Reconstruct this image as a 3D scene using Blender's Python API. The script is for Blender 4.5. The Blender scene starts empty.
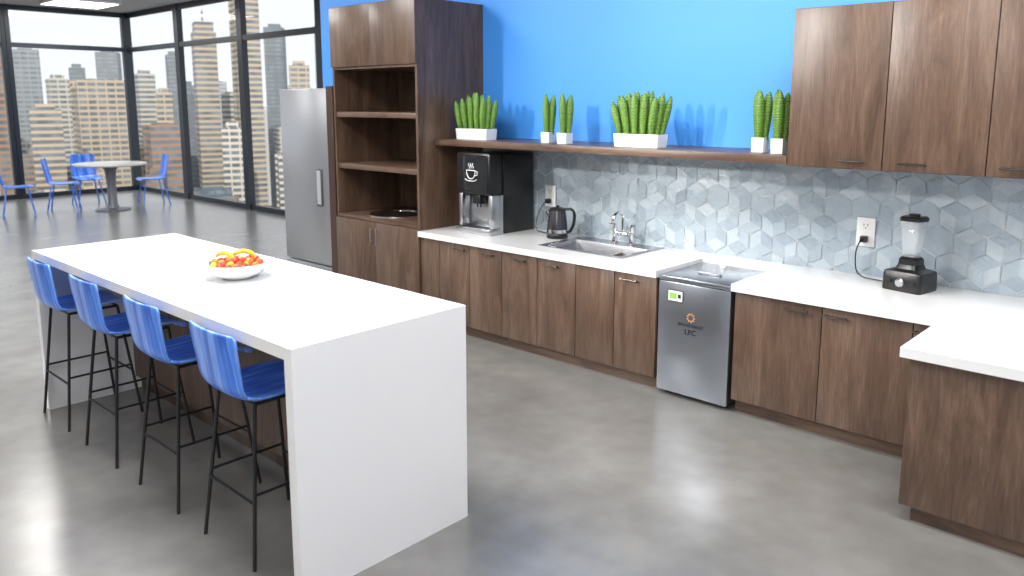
import bpy, bmesh, math, random
from mathutils import Vector, Matrix
random.seed(7)
SC=bpy.context.scene
COL=SC.collection
SC.view_settings.view_transform='Standard'

# ------------------------------------------------------------------ materials
def new_mat(name):
    m=bpy.data.materials.new(name); m.use_nodes=True
    nt=m.node_tree; b=nt.nodes.get('Principled BSDF')
    return m,nt,b
def simple(name,col,rough=0.5,metal=0.0,coat=0.0,emit=None,estr=0.0,bump=0.0,bscale=200.0,var=0.0):
    m,nt,b=new_mat(name)
    b.inputs['Base Color'].default_value=(*col,1)
    b.inputs['Roughness'].default_value=rough
    b.inputs['Metallic'].default_value=metal
    b.inputs['Coat Weight'].default_value=coat
    if emit: 
        b.inputs['Emission Color'].default_value=(*emit,1); b.inputs['Emission Strength'].default_value=estr
    tc=nt.nodes.new('ShaderNodeTexCoord'); n=nt.nodes.new('ShaderNodeTexNoise')
    n.inputs['Scale'].default_value=bscale; n.inputs['Detail'].default_value=3
    nt.links.new(tc.outputs['Object'],n.inputs['Vector'])
    if bump>0:
        bp=nt.nodes.new('ShaderNodeBump'); bp.inputs['Strength'].default_value=bump; bp.inputs['Distance'].default_value=0.002
        nt.links.new(n.outputs['Fac'],bp.inputs['Height']); nt.links.new(bp.outputs['Normal'],b.inputs['Normal'])
    if var>0:
        mr=nt.nodes.new('ShaderNodeMapRange'); mr.inputs['To Min'].default_value=1-var; mr.inputs['To Max'].default_value=1+var
        nt.links.new(n.outputs['Fac'],mr.inputs['Value'])
        mx=nt.nodes.new('ShaderNodeVectorMath'); mx.operation='SCALE'; mx.inputs[0].default_value=col
        nt.links.new(mr.outputs['Result'],mx.inputs['Scale']); nt.links.new(mx.outputs['Vector'],b.inputs['Base Color'])
    return m
def ramp(nt,stops,interp='LINEAR'):
    r=nt.nodes.new('ShaderNodeValToRGB'); r.color_ramp.interpolation=interp; e=r.color_ramp.elements
    while len(e)>1: e.remove(e[-1])
    e[0].position=stops[0][0]; e[0].color=(*stops[0][1],1)
    for p,c in stops[1:]:
        q=e.new(p); q.color=(*c,1)
    return r
def wood(name,scale,dark,mid,light,rough=0.36):
    m,nt,b=new_mat(name); N=nt.nodes; L=nt.links
    tc=N.new('ShaderNodeTexCoord'); oi=N.new('ShaderNodeObjectInfo')
    mu=N.new('ShaderNodeMath'); mu.operation='MULTIPLY'; mu.inputs[1].default_value=41.0
    L.new(oi.outputs['Random'],mu.inputs[0])
    ad=N.new('ShaderNodeVectorMath'); ad.operation='ADD'
    L.new(tc.outputs['Object'],ad.inputs[0]); L.new(mu.outputs[0],ad.inputs[1])
    mp=N.new('ShaderNodeMapping'); mp.inputs['Scale'].default_value=scale
    L.new(ad.outputs['Vector'],mp.inputs['Vector'])
    n1=N.new('ShaderNodeTexNoise'); n1.inputs['Scale'].default_value=1.0; n1.inputs['Detail'].default_value=9; n1.inputs['Roughness'].default_value=0.70; n1.inputs['Distortion'].default_value=1.3
    L.new(mp.outputs['Vector'],n1.inputs['Vector'])
    r=ramp(nt,[(0.28,dark),(0.5,mid),(0.75,light)])
    L.new(n1.outputs['Fac'],r.inputs['Fac'])
    mp2=N.new('ShaderNodeMapping'); mp2.inputs['Scale'].default_value=tuple(s*(14 if s>3 else 8) for s in scale)
    L.new(ad.outputs['Vector'],mp2.inputs['Vector'])
    n2=N.new('ShaderNodeTexNoise'); n2.inputs['Scale'].default_value=1.0; n2.inputs['Detail'].default_value=4; n2.inputs['Roughness'].default_value=.65
    L.new(mp2.outputs['Vector'],n2.inputs['Vector'])
    mr=N.new('ShaderNodeMapRange'); mr.inputs['From Min'].default_value=.3; mr.inputs['From Max'].default_value=.7
    mr.inputs['To Min'].default_value=.74; mr.inputs['To Max'].default_value=1.2
    L.new(n2.outputs['Fac'],mr.inputs['Value'])
    sc=N.new('ShaderNodeVectorMath'); sc.operation='SCALE'
    L.new(r.outputs['Color'],sc.inputs[0]); L.new(mr.outputs['Result'],sc.inputs['Scale'])
    L.new(sc.outputs['Vector'],b.inputs['Base Color'])
    b.inputs['Roughness'].default_value=rough
    bp=N.new('ShaderNodeBump'); bp.inputs['Strength'].default_value=.14; bp.inputs['Distance'].default_value=.002
    L.new(n2.outputs['Fac'],bp.inputs['Height']); L.new(bp.outputs['Normal'],b.inputs['Normal'])
    return m
WD,WM,WL=(.050,.027,.018),(.112,.066,.044),(.185,.120,.085)
M_WV=wood('walnut_vertical',(6.5,6.5,.85),WD,WM,WL)
M_WH=wood('walnut_horizontal',(.85,6.5,6.5),WD,WM,WL)
M_WDK=wood('walnut_dark',(6,6,.8),(.02,.01,.006),(.045,.024,.015),(.08,.045,.03))
M_WHITE=simple('white_quartz',(.79,.79,.80),.14,coat=.2,bscale=3,var=.015)
M_BLUEW=simple('blue_wall_paint',(.065,.335,.94),.5,bump=.1,bscale=120)
M_WALL=simple('white_wall_paint',(.62,.63,.65),.6,bump=.1,bscale=120)
M_CEIL=simple('ceiling_paint',(.42,.43,.44),.8,bump=.1,bscale=60)
M_FRAME=simple('window_frame_dark',(.012,.018,.028),.4,bscale=5,var=.05)
M_BLACK=simple('black_plastic',(.010,.010,.011),.3,bump=.05)
M_BLACKM=simple('black_metal',(.024,.025,.028),.35,metal=.4,bump=.03)
M_STEEL=simple('brushed_steel',(.55,.56,.58),.3,metal=1.0,bump=.05,bscale=80)
M_CHROME=simple('chrome',(.85,.85,.87),.08,metal=1.0,bscale=5,var=.01)
M_FRIDGE=simple('fridge_steel',(.45,.46,.49),.33,metal=.85,bump=.04,bscale=60)
M_WPLAST=simple('white_plastic',(.82,.82,.82),.35,bscale=5,var=.01)
M_CERAM=simple('white_ceramic',(.85,.85,.84),.15,coat=.3,bscale=5,var=.01)
M_SOIL=simple('soil',(.04,.025,.015),.9,bump=.6,bscale=80,var=.3)
M_HANDLE=simple('pull_metal',(.07,.06,.055),.28,metal=.9,bump=.03)
M_TABLE=simple('table_laminate',(.62,.6,.58),.3,bscale=10,var=.03)
M_PED=simple('grey_pedestal',(.18,.19,.21),.35,metal=.3,bscale=10,var=.03)
M_EMIT=simple('light_panel',(.9,.9,.9),.5,emit=(1,.98,.95),estr=5)

def blue_plastic():
    m,nt,b=new_mat('blue_seat'); N=nt.nodes; L=nt.links
    tc=N.new('ShaderNodeTexCoord'); mp=N.new('ShaderNodeMapping'); mp.inputs['Scale'].default_value=(20,1.2,1.2)
    n=N.new('ShaderNodeTexNoise'); n.inputs['Scale'].default_value=1; n.inputs['Detail'].default_value=5; n.inputs['Roughness'].default_value=.62; n.inputs['Distortion'].default_value=.8
    L.new(tc.outputs['Object'],mp.inputs['Vector']); L.new(mp.outputs['Vector'],n.inputs['Vector'])
    r=ramp(nt,[(.34,(.022,.12,.60)),(.48,(.05,.22,.86)),(.62,(.26,.46,1.0))]); L.new(n.outputs['Fac'],r.inputs['Fac'])
    L.new(r.outputs['Color'],b.inputs['Base Color']); b.inputs['Roughness'].default_value=.3
    return m
M_BLUE=blue_plastic()

def concrete():
    m,nt,b=new_mat('polished_concrete'); N=nt.nodes; L=nt.links
    tc=N.new('ShaderNodeTexCoord')
    n=N.new('ShaderNodeTexNoise'); n.inputs['Scale'].default_value=2.0; n.inputs['Detail'].default_value=2.0; n.inputs['Roughness'].default_value=.45
    n2=N.new('ShaderNodeTexNoise'); n2.inputs['Scale'].default_value=7; n2.inputs['Detail'].default_value=3; n2.inputs['Roughness'].default_value=.5
    L.new(tc.outputs['Object'],n.inputs['Vector']); L.new(tc.outputs['Object'],n2.inputs['Vector'])
    r=ramp(nt,[(.15,(.140,.136,.128)),(.5,(.187,.183,.174)),(.85,(.240,.235,.225))],'LINEAR')
    mx=N.new('ShaderNodeMath'); mx.operation='MULTIPLY_ADD'; mx.inputs[1].default_value=.5
    L.new(n2.outputs['Fac'],mx.inputs[0]); 
    m2=N.new('ShaderNodeMath'); m2.operation='MULTIPLY_ADD'; m2.inputs[1].default_value=1.0; m2.inputs[2].default_value=-.25
    L.new(n.outputs['Fac'],m2.inputs[0]); L.new(m2.outputs[0],mx.inputs[2])
    L.new(mx.outputs[0],r.inputs['Fac']); L.new(r.outputs['Color'],b.inputs['Base Color'])
    b.inputs['Roughness'].default_value=.25
    b.inputs['IOR'].default_value=2.0
    return m
M_FLOOR=concrete()

def tile_mat():
    m,nt,b=new_mat('hex_tile'); N=nt.nodes; L=nt.links
    at=N.new('ShaderNodeAttribute'); at.attribute_name='shade'
    tc=N.new('ShaderNodeTexCoord'); n=N.new('ShaderNodeTexNoise'); n.inputs['Scale'].default_value=14; n.inputs['Detail'].default_value=6; n.inputs['Distortion'].default_value=1.5
    L.new(tc.outputs['Object'],n.inputs['Vector'])
    ma=N.new('ShaderNodeMath'); ma.operation='MULTIPLY_ADD'; ma.inputs[1].default_value=.3; ma.inputs[2].default_value=-.15
    L.new(n.outputs['Fac'],ma.inputs[0])
    ad=N.new('ShaderNodeMath'); ad.operation='ADD'; L.new(at.outputs['Fac'],ad.inputs[0]); L.new(ma.outputs[0],ad.inputs[1])
    r=ramp(nt,[(0,(.25,.31,.37)),(.5,(.38,.455,.515)),(1,(.58,.65,.69))])
    L.new(ad.outputs[0],r.inputs['Fac']); L.new(r.outputs['Color'],b.inputs['Base Color'])
    b.inputs['Roughness'].default_value=.25; b.inputs['Metallic'].default_value=.1; b.inputs['IOR'].default_value=1.75
    bp=N.new('ShaderNodeBump'); bp.inputs['Strength'].default_value=.5; bp.inputs['Distance'].default_value=.007
    L.new(n.outputs['Fac'],bp.inputs['Height']); L.new(bp.outputs['Normal'],b.inputs['Normal'])
    return m
M_TILE=tile_mat()
M_GROUT=simple('grout',(.6,.65,.69),.8,bump=.2,bscale=200)

def glass_pane():
    m,nt,b=new_mat('window_glass'); N=nt.nodes; L=nt.links
    N.remove(b); out=[x for x in N if x.type=='OUTPUT_MATERIAL'][0]
    t=N.new('ShaderNodeBsdfTransparent'); t.inputs['Color'].default_value=(.97,.98,.99,1); g=N.new('ShaderNodeBsdfGlossy'); g.inputs['Roughness'].default_value=.02
    mx=N.new('ShaderNodeMixShader'); mx.inputs[0].default_value=.03; L.new(t.outputs[0],mx.inputs[1]); L.new(g.outputs[0],mx.inputs[2])
    L.new(mx.outputs[0],out.inputs['Surface']); return m
M_PANE=glass_pane()
def jar_glass():
    m,nt,b=new_mat('clear_jar'); b.inputs['Base Color'].default_value=(.7,.74,.77,1); b.inputs['Roughness'].default_value=.06
    b.inputs['Alpha'].default_value=.25; b.inputs['IOR'].default_value=1.45
    tc=nt.nodes.new('ShaderNodeTexCoord'); n=nt.nodes.new('ShaderNodeTexNoise'); nt.links.new(tc.outputs['Object'],n.inputs['Vector'])
    return m
M_JAR=jar_glass()

def facade():
    m,nt,b=new_mat('tower_facade'); N=nt.nodes; L=nt.links
    tc=N.new('ShaderNodeTexCoord'); sp=N.new('ShaderNodeSeparateXYZ'); L.new(tc.outputs['Object'],sp.inputs[0])
    oi=N.new('ShaderNodeObjectInfo')
    def mod(inp,per,thr):
        a=N.new('ShaderNodeMath'); a.operation='DIVIDE'; a.inputs[1].default_value=per; L.new(inp,a.inputs[0])
        f=N.new('ShaderNodeMath'); f.operation='FRACT'; L.new(a.outputs[0],f.inputs[0])
        g=N.new('ShaderNodeMath'); g.operation='GREATER_THAN'; g.inputs[1].default_value=thr; L.new(f.outputs[0],g.inputs[0]); return g.outputs[0]
    xy=N.new('ShaderNodeMath'); xy.operation='ADD'; L.new(sp.outputs[0],xy.inputs[0]); L.new(sp.outputs[1],xy.inputs[1])
    h=mod(sp.outputs[2],3.5,.45); v=mod(xy.outputs[0],5.2,.16)
    rnd=N.new('ShaderNodeMath'); rnd.operation='GREATER_THAN'; rnd.inputs[1].default_value=.55; L.new(oi.outputs['Random'],rnd.inputs[0])
    vv=N.new('ShaderNodeMath'); vv.operation='MAXIMUM'; L.new(v,vv.inputs[0]); L.new(rnd.outputs[0],vv.inputs[1])
    mu=N.new('ShaderNodeMath'); mu.operation='MULTIPLY'; L.new(h,mu.inputs[0]); L.new(vv.outputs[0],mu.inputs[1])
    nz=N.new('ShaderNodeTexNoise'); nz.inputs['Scale'].default_value=.12; L.new(tc.outputs['Object'],nz.inputs['Vector'])
    gl=ramp(nt,[(.35,(.07,.09,.11)),(.65,(.21,.25,.28))]); L.new(nz.outputs['Fac'],gl.inputs['Fac'])
    mx=N.new('ShaderNodeMix'); mx.data_type='RGBA'
    L.new(mu.outputs[0],mx.inputs[0]); L.new(oi.outputs['Color'],mx.inputs[6]); L.new(gl.outputs['Color'],mx.inputs[7])
    hz=N.new('ShaderNodeMix'); hz.data_type='RGBA'; L.new(oi.outputs['Alpha'],hz.inputs[0]); L.new(mx.outputs[2],hz.inputs[6]); hz.inputs[7].default_value=(.60,.63,.66,1)  # distance haze painted into the facade colour, weighted by object alpha
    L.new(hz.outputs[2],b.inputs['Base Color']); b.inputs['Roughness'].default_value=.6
    return m
M_FAC=facade()

# ------------------------------------------------------------------ mesh helpers
def finish(name,bm,mat,parent=None,loc=(0,0,0),rot=(0,0,0),angle=35):
    bmesh.ops.recalc_face_normals(bm,faces=bm.faces[:])
    me=bpy.data.meshes.new(name); bm.to_mesh(me); bm.free()
    for p in me.polygons: p.use_smooth=True
    me.set_sharp_from_angle(angle=math.radians(angle))
    mats=mat if isinstance(mat,(list,tuple)) else [mat]
    for m in mats: me.materials.append(m)
    o=bpy.data.objects.new(name,me); COL.objects.link(o)
    o.location=loc; o.rotation_euler=rot
    if parent: o.parent=parent
    return o
def tag(o,label,cat,group=None,kind=None):
    o['label']=label; o['category']=cat
    if group: o['group']=group
    if kind: o['kind']=kind
    return o
def struct(o,label=None,cat=None):
    o['kind']='structure'
    if label: o['label']=label
    if cat: o['category']=cat
    return o
def thing(name,loc,label,cat,group=None,rotz=0):
    e=bpy.data.objects.new(name,None); COL.objects.link(e); e.location=loc; e.rotation_euler=(0,0,rotz); e.empty_display_size=.1
    return tag(e,label,cat,group)
def box(bm,x0,x1,y0,y1,z0,z1,bev=0.0,mi=0,seg=2):
    vs=[bm.verts.new((x,y,z)) for x in (x0,x1) for y in (y0,y1) for z in (z0,z1)]
    idx=[(0,1,3,2),(4,6,7,5),(0,4,5,1),(2,3,7,6),(0,2,6,4),(1,5,7,3)]
    fs=[bm.faces.new([vs[i] for i in f]) for f in idx]
    for f in fs: f.material_index=mi
    if bev>0:
        es=list({e for f in fs for e in f.edges})
        r=bmesh.ops.bevel(bm,geom=es,offset=bev,segments=seg,affect='EDGES',profile=.5)
        for f in r['faces']: f.material_index=mi
def boxo(name,mat,b,parent=None,bev=0.0,loc=None):
    x0,x1,y0,y1,z0,z1=b
    c=Vector(((x0+x1)/2,(y0+y1)/2,z0))
    bm=bmesh.new(); box(bm,x0-c.x,x1-c.x,y0-c.y,y1-c.y,0,z1-z0,bev)
    return finish(name,bm,mat,parent,c)
def lathe(bm,prof,seg=32,c=(0,0,0),mi=0,sx=1,sy=1):
    rings=[]
    for r,z in prof:
        if r<1e-5: rings.append([bm.verts.new((c[0],c[1],c[2]+z))])
        else: rings.append([bm.verts.new((c[0]+r*sx*math.cos(2*math.pi*i/seg),c[1]+r*sy*math.sin(2*math.pi*i/seg),c[2]+z)) for i in range(seg)])
    for a,b in zip(rings,rings[1:]):
        if len(a)==1 and len(b)==1: continue
        for i in range(seg):
            j=(i+1)%seg
            if len(a)==1: f=bm.faces.new((a[0],b[i],b[j]))
            elif len(b)==1: f=bm.faces.new((a[i],a[j],b[0]))
            else: f=bm.faces.new((a[i],a[j],b[j],b[i]))
            f.material_index=mi
def tube(bm,pts,r,seg=10,closed=False,mi=0,radii=None):
    pts=[Vector(p) for p in pts]; n=len(pts); rings=[]
    up=None
    for i,p in enumerate(pts):
        if closed: t=(pts[(i+1)%n]-pts[i-1]).normalized()
        else:
            a=pts[max(i-1,0)]; b=pts[min(i+1,n-1)]; t=(b-a).normalized()
        if up is None:
            up=Vector((0,0,1)) if abs(t.z)<.9 else Vector((1,0,0))
        x=t.cross(up).normalized(); y=x.cross(t).normalized(); up=y
        rr=radii[i] if radii else r
        rings.append([bm.verts.new(p+(x*math.cos(2*math.pi*k/seg)+y*math.sin(2*math.pi*k/seg))*rr) for k in range(seg)])
    rng=range(n) if closed else range(n-1)
    for i in rng:
        a=rings[i]; b=rings[(i+1)%n]
        for k in range(seg):
            f=bm.faces.new((a[k],a[(k+1)%seg],b[(k+1)%seg],b[k])); f.material_index=mi
    if not closed:
        for rg in (rings[0],rings[-1]):
            f=bm.faces.new(rg); f.material_index=mi
def smooth_path(ctrl,sub=8):
    P=[Vector(c) for c in ctrl]; P=[P[0]]+P+[P[-1]]; out=[]
    for i in range(1,len(P)-2):
        for s in range(sub):
            t=s/sub; a,b,c,d=P[i-1],P[i],P[i+1],P[i+2]
            out.append(.5*((2*b)+(-a+c)*t+(2*a-5*b+4*c-d)*t*t+(-a+3*b-3*c+d)*t**3))
    out.append(P[-2]); return out
def dup(root,loc,rotz=None,label=None):
    def cp(o,par):
        n=o.copy(); COL.objects.link(n)
        if par: n.parent=par
        for ch in [c for c in o.children]: cp(ch,n)
        return n
    n=cp(root,None); n.location=loc
    if rotz is not None: n.rotation_euler=(0,0,rotz)
    if label: n['label']=label
    return n
def text_obj(name,txt,size,mat,parent,loc,rot,extr=.0006,off=0.0):
    cu=bpy.data.curves.new(name,'FONT'); cu.body=txt; cu.size=size; cu.extrude=extr; cu.align_x='CENTER'; cu.align_y='CENTER'; cu.offset=off
    tmp=bpy.data.objects.new(name+'_tmp',cu); COL.objects.link(tmp)
    bpy.context.view_layer.update()
    me=bpy.data.meshes.new_from_object(tmp.evaluated_get(bpy.context.evaluated_depsgraph_get()))
    bpy.data.objects.remove(tmp,do_unlink=True)
    me.name=name; me.materials.clear(); me.materials.append(mat)
    o=bpy.data.objects.new(name,me); COL.objects.link(o); o.parent=parent; o.location=loc; o.rotation_euler=rot
    return o

YW=5.65
# ------------------------------------------------------------------ room shell
def plane_box(name,b,mat,lab):
    return struct(boxo(name,mat,b),lab[0],lab[1])
plane_box('floor',(-19.9,4.2,-7.2,8.1,-.1,0),M_FLOOR,("polished mottled grey concrete floor of the room","floor"))
plane_box('ceiling',(-19.9,4.2,-7.2,8.1,4.15,4.3),M_CEIL,("plain grey painted ceiling","ceiling"))
plane_box('wall_back',(-8.39,4.2,YW,YW+.15,0,4.15),M_BLUEW,("bright blue painted kitchen wall","wall"))
plane_box('wall_return',(-8.39,-8.24,YW+.15,7.95,0,4.15),M_BLUEW,("blue painted side of the kitchen wall","wall"))
plane_box('wall_right',(4.05,4.2,-7.2,YW,0,4.15),M_WALL,("plain white painted wall","wall"))
plane_box('wall_front',(-19.9,4.05,-7.2,-7.05,0,4.15),M_WALL,("plain white painted wall","wall"))

def window(name,length,axis,loc):
    bm=bmesh.new(); w=.045; d=.04
    def b(u0,u1,z0,z1,dd=d,mi=0):
        if axis=='x': box(bm,u0,u1,-dd,dd,z0,z1,0,mi)
        else: box(bm,-dd,dd,u0,u1,z0,z1,0,mi)
    b(-w,w,0,4.15,.06); b(length-w,length+w,0,4.15,.06)
    b(w,length-w,0,.10); b(w,length-w,3.26,3.36,.05); b(w,length-w,4.04,4.15)
    for z0,z1 in ((.10,3.26),(3.36,4.04)):
        q=[(w,z0),(length-w,z0),(length-w,z1),(w,z1)]
        vs=[bm.verts.new((u,0,z) if axis=='x' else (0,u,z)) for u,z in q]
        f=bm.faces.new(vs); f.material_index=1
    o=finish(name,bm,[M_FRAME,M_PANE],None,loc)
    return struct(o,"floor-to-ceiling dark-framed window with high transom","window")
k=1
for i in range(4):
    window(f'window_{k}',2.57,'x',(-19.75+i*(2.665),7.95,0)); k+=1
x4=-19.75+4*2.665
window(f'window_{k}',-8.32-x4-.15,'x',(x4,7.95,0)); k+=1
for i in range(5):
    window(f'window_{k}',2.41,'y',(-19.75,7.95-2.51-i*2.51,0)); k+=1
plane_box('wall_left',(-19.9,-19.75,-7.05,-4.75,0,4.15),M_WALL,("plain white painted wall","wall"))
def ceil_light(x,y,pw,sx=1.2,sy=1.2,lab="flush square ceiling light panel"):
    t=thing('ceiling_light',(x,y,4.15),lab,'ceiling light',"flush ceiling light panels")
    bm=bmesh.new(); box(bm,-sx/2,sx/2,-sy/2,sy/2,-.05,0,.01)
    f=finish('light_frame',bm,M_WPLAST,t)
    bm=bmesh.new(); box(bm,-sx/2+.04,sx/2-.04,-sy/2+.04,sy/2-.04,-.056,-.049)
    finish('light_panel',bm,M_EMIT,t)
    ld=bpy.data.lights.new('panel_lamp','AREA'); ld.shape='RECTANGLE'; ld.size=sx-.1; ld.size_y=sy-.1; ld.energy=pw; ld.color=(1,.98,.95)
    lo=bpy.data.objects.new('panel_lamp',ld); COL.objects.link(lo); lo.parent=t; lo.location=(0,0,-.06)
    return t
for x,y,p in [(-.8,3.6,105),(-1.4,0.6,60),(-4.2,1.8,160),(-7.4,2.6,130),(-3.0,-2.5,60),(-7.5,-2.5,70),(-11.5,3.5,150),(-12,-2,120),(-16,-1,120),(1.8,3.0,50),(-18.2,6.4,90)]:
    ceil_light(x,y,p)

# ------------------------------------------------------------------ hex backsplash
def hexwall():
    bm=bmesh.new(); R_=.108; lay=bm.loops.layers.float_color.new('shade')
    dx=R_*math.sqrt(3); dz=R_*1.5
    y=-.014
    row=0; z=.88
    while z<1.95:
        x=-5.75+(dx/2 if row%2 else 0)
        while x<.7:
            c=Vector((x,y,z)); pts=[Vector((x+R_*.965*math.sin(math.pi/3*i),y,z+R_*.965*math.cos(math.pi/3*i))) for i in range(6)]
            style=random.random(); st=random.choice([0,1]); base=random.uniform(.42,.54)
            if style<.75: sh=[base+.21,base-.18,base+.01]; random.shuffle(sh)
            else: sh=[base]*3
            for q in range(3):
                i0=(2*q+st)%6
                vs=[bm.verts.new(v) for v in (c,pts[i0],pts[(i0+1)%6],pts[(i0+2)%6])]
                ta=random.uniform(-.05,.05); tb_=random.uniform(-.05,.05)
                if style<.75:
                    ctr=sum((v.co for v in vs),Vector())/4
                    for v in vs: v.co.y+=max(-.005,min(.005,(v.co.x-ctr.x)*ta+(v.co.z-ctr.z)*tb_))
                f=bm.faces.new(vs); f.material_index=0
                s=max(0,min(1,sh[q]))
                for l in f.loops: l[lay]=(s,s,s,1)
            x+=dx
        z+=dz; row+=1
    for co,no in [((-5.632,0,0),(-1,0,0)),((.4,0,0),(1,0,0)),((0,0,1.725),(0,0,1)),((0,0,.87),(0,0,-1))]:
        bmesh.ops.bisect_plane(bm,geom=bm.verts[:]+bm.edges[:]+bm.faces[:],plane_co=co,plane_no=no,clear_outer=True)
    box(bm,-5.632,.4,-.008,0,.87,1.725,0,1)
    me=bpy.data.meshes.new('trim_1'); 
    bm.to_mesh(me); bm.free(); me.materials.append(M_TILE); me.materials.append(M_GROUT)
    o=bpy.data.objects.new('trim_1',me); COL.objects.link(o); o.location=(0,YW,0)
    struct(o,"blue-grey hexagonal tile backsplash above the counter","backsplash")
hexwall()

# ------------------------------------------------------------------ cabinets
def bar_handle(parent,x,z,y,w=.15,vert=False):
    bm=bmesh.new()
    if vert:
        tube(bm,[(0,-.028,-w/2),(0,-.028,w/2)],.006,8)
        for s in (-1,1): tube(bm,[(0,0,s*w*.38),(0,-.028,s*w*.38)],.005,8)
        return finish('handle',bm,M_STEEL,parent,(x,y,z))
    tube(bm,[(-w/2,-.028,0),(w/2,-.028,0)],.007,8)
    for s in (-1,1): tube(bm,[(s*w*.38,0,0),(s*w*.38,-.028,0)],.005,8)
    return finish('handle',bm,M_HANDLE,parent,(x,y,z))
def cabinet(name,x0,x1,yf,yb,z0,z1,doors,label,kick=True,handle_top=True,group=None,kz=.10,mat=M_WV):
    cx_=(x0+x1)/2
    t=thing(name,(cx_,(yf+yb)/2,0 if kick else z0),label,'cabinet',group)
    zo=0 if kick else z0
    cy=(yf+yb)/2
    bm=bmesh.new(); box(bm,x0-cx_,x1-cx_,yf+.022-cy,yb-cy,z0-zo,z1-zo)
    finish('body',bm,M_WDK if False else mat,t)
    if kick:
        bm=bmesh.new(); box(bm,x0-cx_,x1-cx_,yf+.075-cy,yb-cy,0,z0-.001)
        finish('toe_kick',bm,M_WH,t)
    for xa,xb,hx in doors:
        dc=(xa+xb)/2
        bm=bmesh.new(); box(bm,xa-dc+.003,xb-dc-.003,0,.02,.004,z1-z0-.006,.0015)
        d=finish('door',bm,mat,t,(dc-cx_,yf-cy,z0-zo))
        if hx is not None:
            zz=(z1-z0-.055) if handle_top else .05
            bar_handle(d,hx-dc,zz,0)
    return t
G1="walnut base cabinets under the worktop"
TOPZ=.86
cabinet('base_cabinet',-5.63,-5.37,4.80,YW-.02,.10,TOPZ,[(-5.63,-5.37,None)],"narrow walnut base cabinet beside the tall cabinet",group=G1)
cabinet('base_cabinet',-5.37,-4.58,4.80,YW-.02,.10,TOPZ,[(-5.37,-4.975,-5.09),(-4.975,-4.58,-4.74)],"two-door walnut base cabinet below the coffee machine",group=G1)
def sink_cab(x0,x1,doors,label):
    cx_=(x0+x1)/2; yf=4.80; yb=YW-.02; cy=(yf+yb)/2
    t=thing('base_cabinet',(cx_,cy,0),label,'cabinet',G1)
    bm=bmesh.new()
    a,b_,c,d=x0-cx_,x1-cx_,yf+.022-cy,yb-cy
    box(bm,a,b_,c,d,.10,.12); box(bm,a,a+.018,c,d,.12,TOPZ); box(bm,b_-.018,b_,c,d,.12,TOPZ); box(bm,a+.018,b_-.018,d-.015,d,.12,TOPZ)
    box(bm,a+.018,b_-.018,c,c+.02,.12,TOPZ)
    finish('body',bm,M_WV,t)
    bm=bmesh.new(); box(bm,a,b_,yf+.075-cy,yb-cy,0,.099); finish('toe_kick',bm,M_WH,t)
    for xa,xb,hx in doors:
        dc=(xa+xb)/2
        bm=bmesh.new(); box(bm,xa-dc+.003,xb-dc-.003,0,.02,.004,TOPZ-.106,.0015)
        dd=finish('door',bm,M_WV,t,(dc-cx_,yf-cy,.10))
        if hx is not None: bar_handle(dd,hx-dc,TOPZ-.155,0)
sink_cab(-4.58,-3.78,[(-4.58,-4.18,-4.37),(-4.18,-3.78,-4.02)],"two-door walnut base cabinet beside the kettle and sink")
sink_cab(-3.78,-3.04,[(-3.78,-3.41,None),(-3.41,-3.04,-3.27)],"two-door walnut base cabinet beside the steel appliance")
cabinet('base_cabinet',-2.43,-1.32,4.80,YW-.02,.10,TOPZ,[(-2.43,-1.845,-2.0),(-1.845,-1.32,-1.76)],"two-door walnut base cabinet with dark bar handles",group=G1)
cabinet('base_cabinet',-1.32,-1.135,4.80,YW-.02,.10,TOPZ,[(-1.32,-1.135,-1.24)],"narrow walnut base cabinet in the counter corner",group=G1)
pen=thing('peninsula_cabinet',(-.45,4.86,0),"walnut-clad peninsula cabinet block at the counter corner","cabinet")
bm=bmesh.new(); box(bm,-.68,.85,-.76,.77,.085,TOPZ,.002); finish('body',bm,M_WV,pen)
bm=bmesh.new(); box(bm,-.63,.85,-.72,.77,0,.085); finish('toe_kick',bm,M_WH,pen)

SX0,SX1,SY0,SY1=-4.27,-3.52,5.02,5.42
bm=bmesh.new()
Y0=4.765; Yb=YW-.012
box(bm,-5.628,SX0,Y0,Yb,TOPZ,.91); box(bm,SX1,-3.03,Y0,Yb,TOPZ,.91)
box(bm,SX0,SX1,Y0,SY0,TOPZ,.91); box(bm,SX0,SX1,SY1,Yb,TOPZ,.91)
box(bm,-3.03,-2.445,5.42,Yb,TOPZ,.91)
box(bm,-2.445,-1.17,Y0,Yb,TOPZ,.91)
box(bm,-1.17,.42,4.065,Yb,TOPZ,.91)
bmesh.ops.remove_doubles(bm,verts=bm.verts[:],dist=.0001)
bmesh.ops.translate(bm,verts=bm.verts[:],vec=(3.3,-5.2,-.86))
tag(finish('worktop',bm,M_WHITE,None,(-3.3,5.2,.86)),"continuous glossy white worktop over walnut base cabinets","worktop")

G2="walnut wall cabinets"
def upper(x0,x1,doors,label): return cabinet('wall_cabinet',x0,x1,5.0,YW-.001,1.69,2.68,doors,label,kick=False,handle_top=False,group=G2)
upper(-2.215,-1.075,[(-2.215,-1.625,-1.80),(-1.625,-1.075,-1.45)],"two-door walnut wall cabinet at the end of the shelf")
upper(-1.075,.08,[(-1.075,-.5,-.93),(-.5,.08,-.35)],"two-door walnut wall cabinet above the corner counter")

sh=boxo('wall_shelf',M_WH,(-5.63,-2.217,5.0,YW-.001,1.70,1.755),bev=.002); tag(sh,"long walnut floating shelf holding potted plants","shelf")

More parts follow.
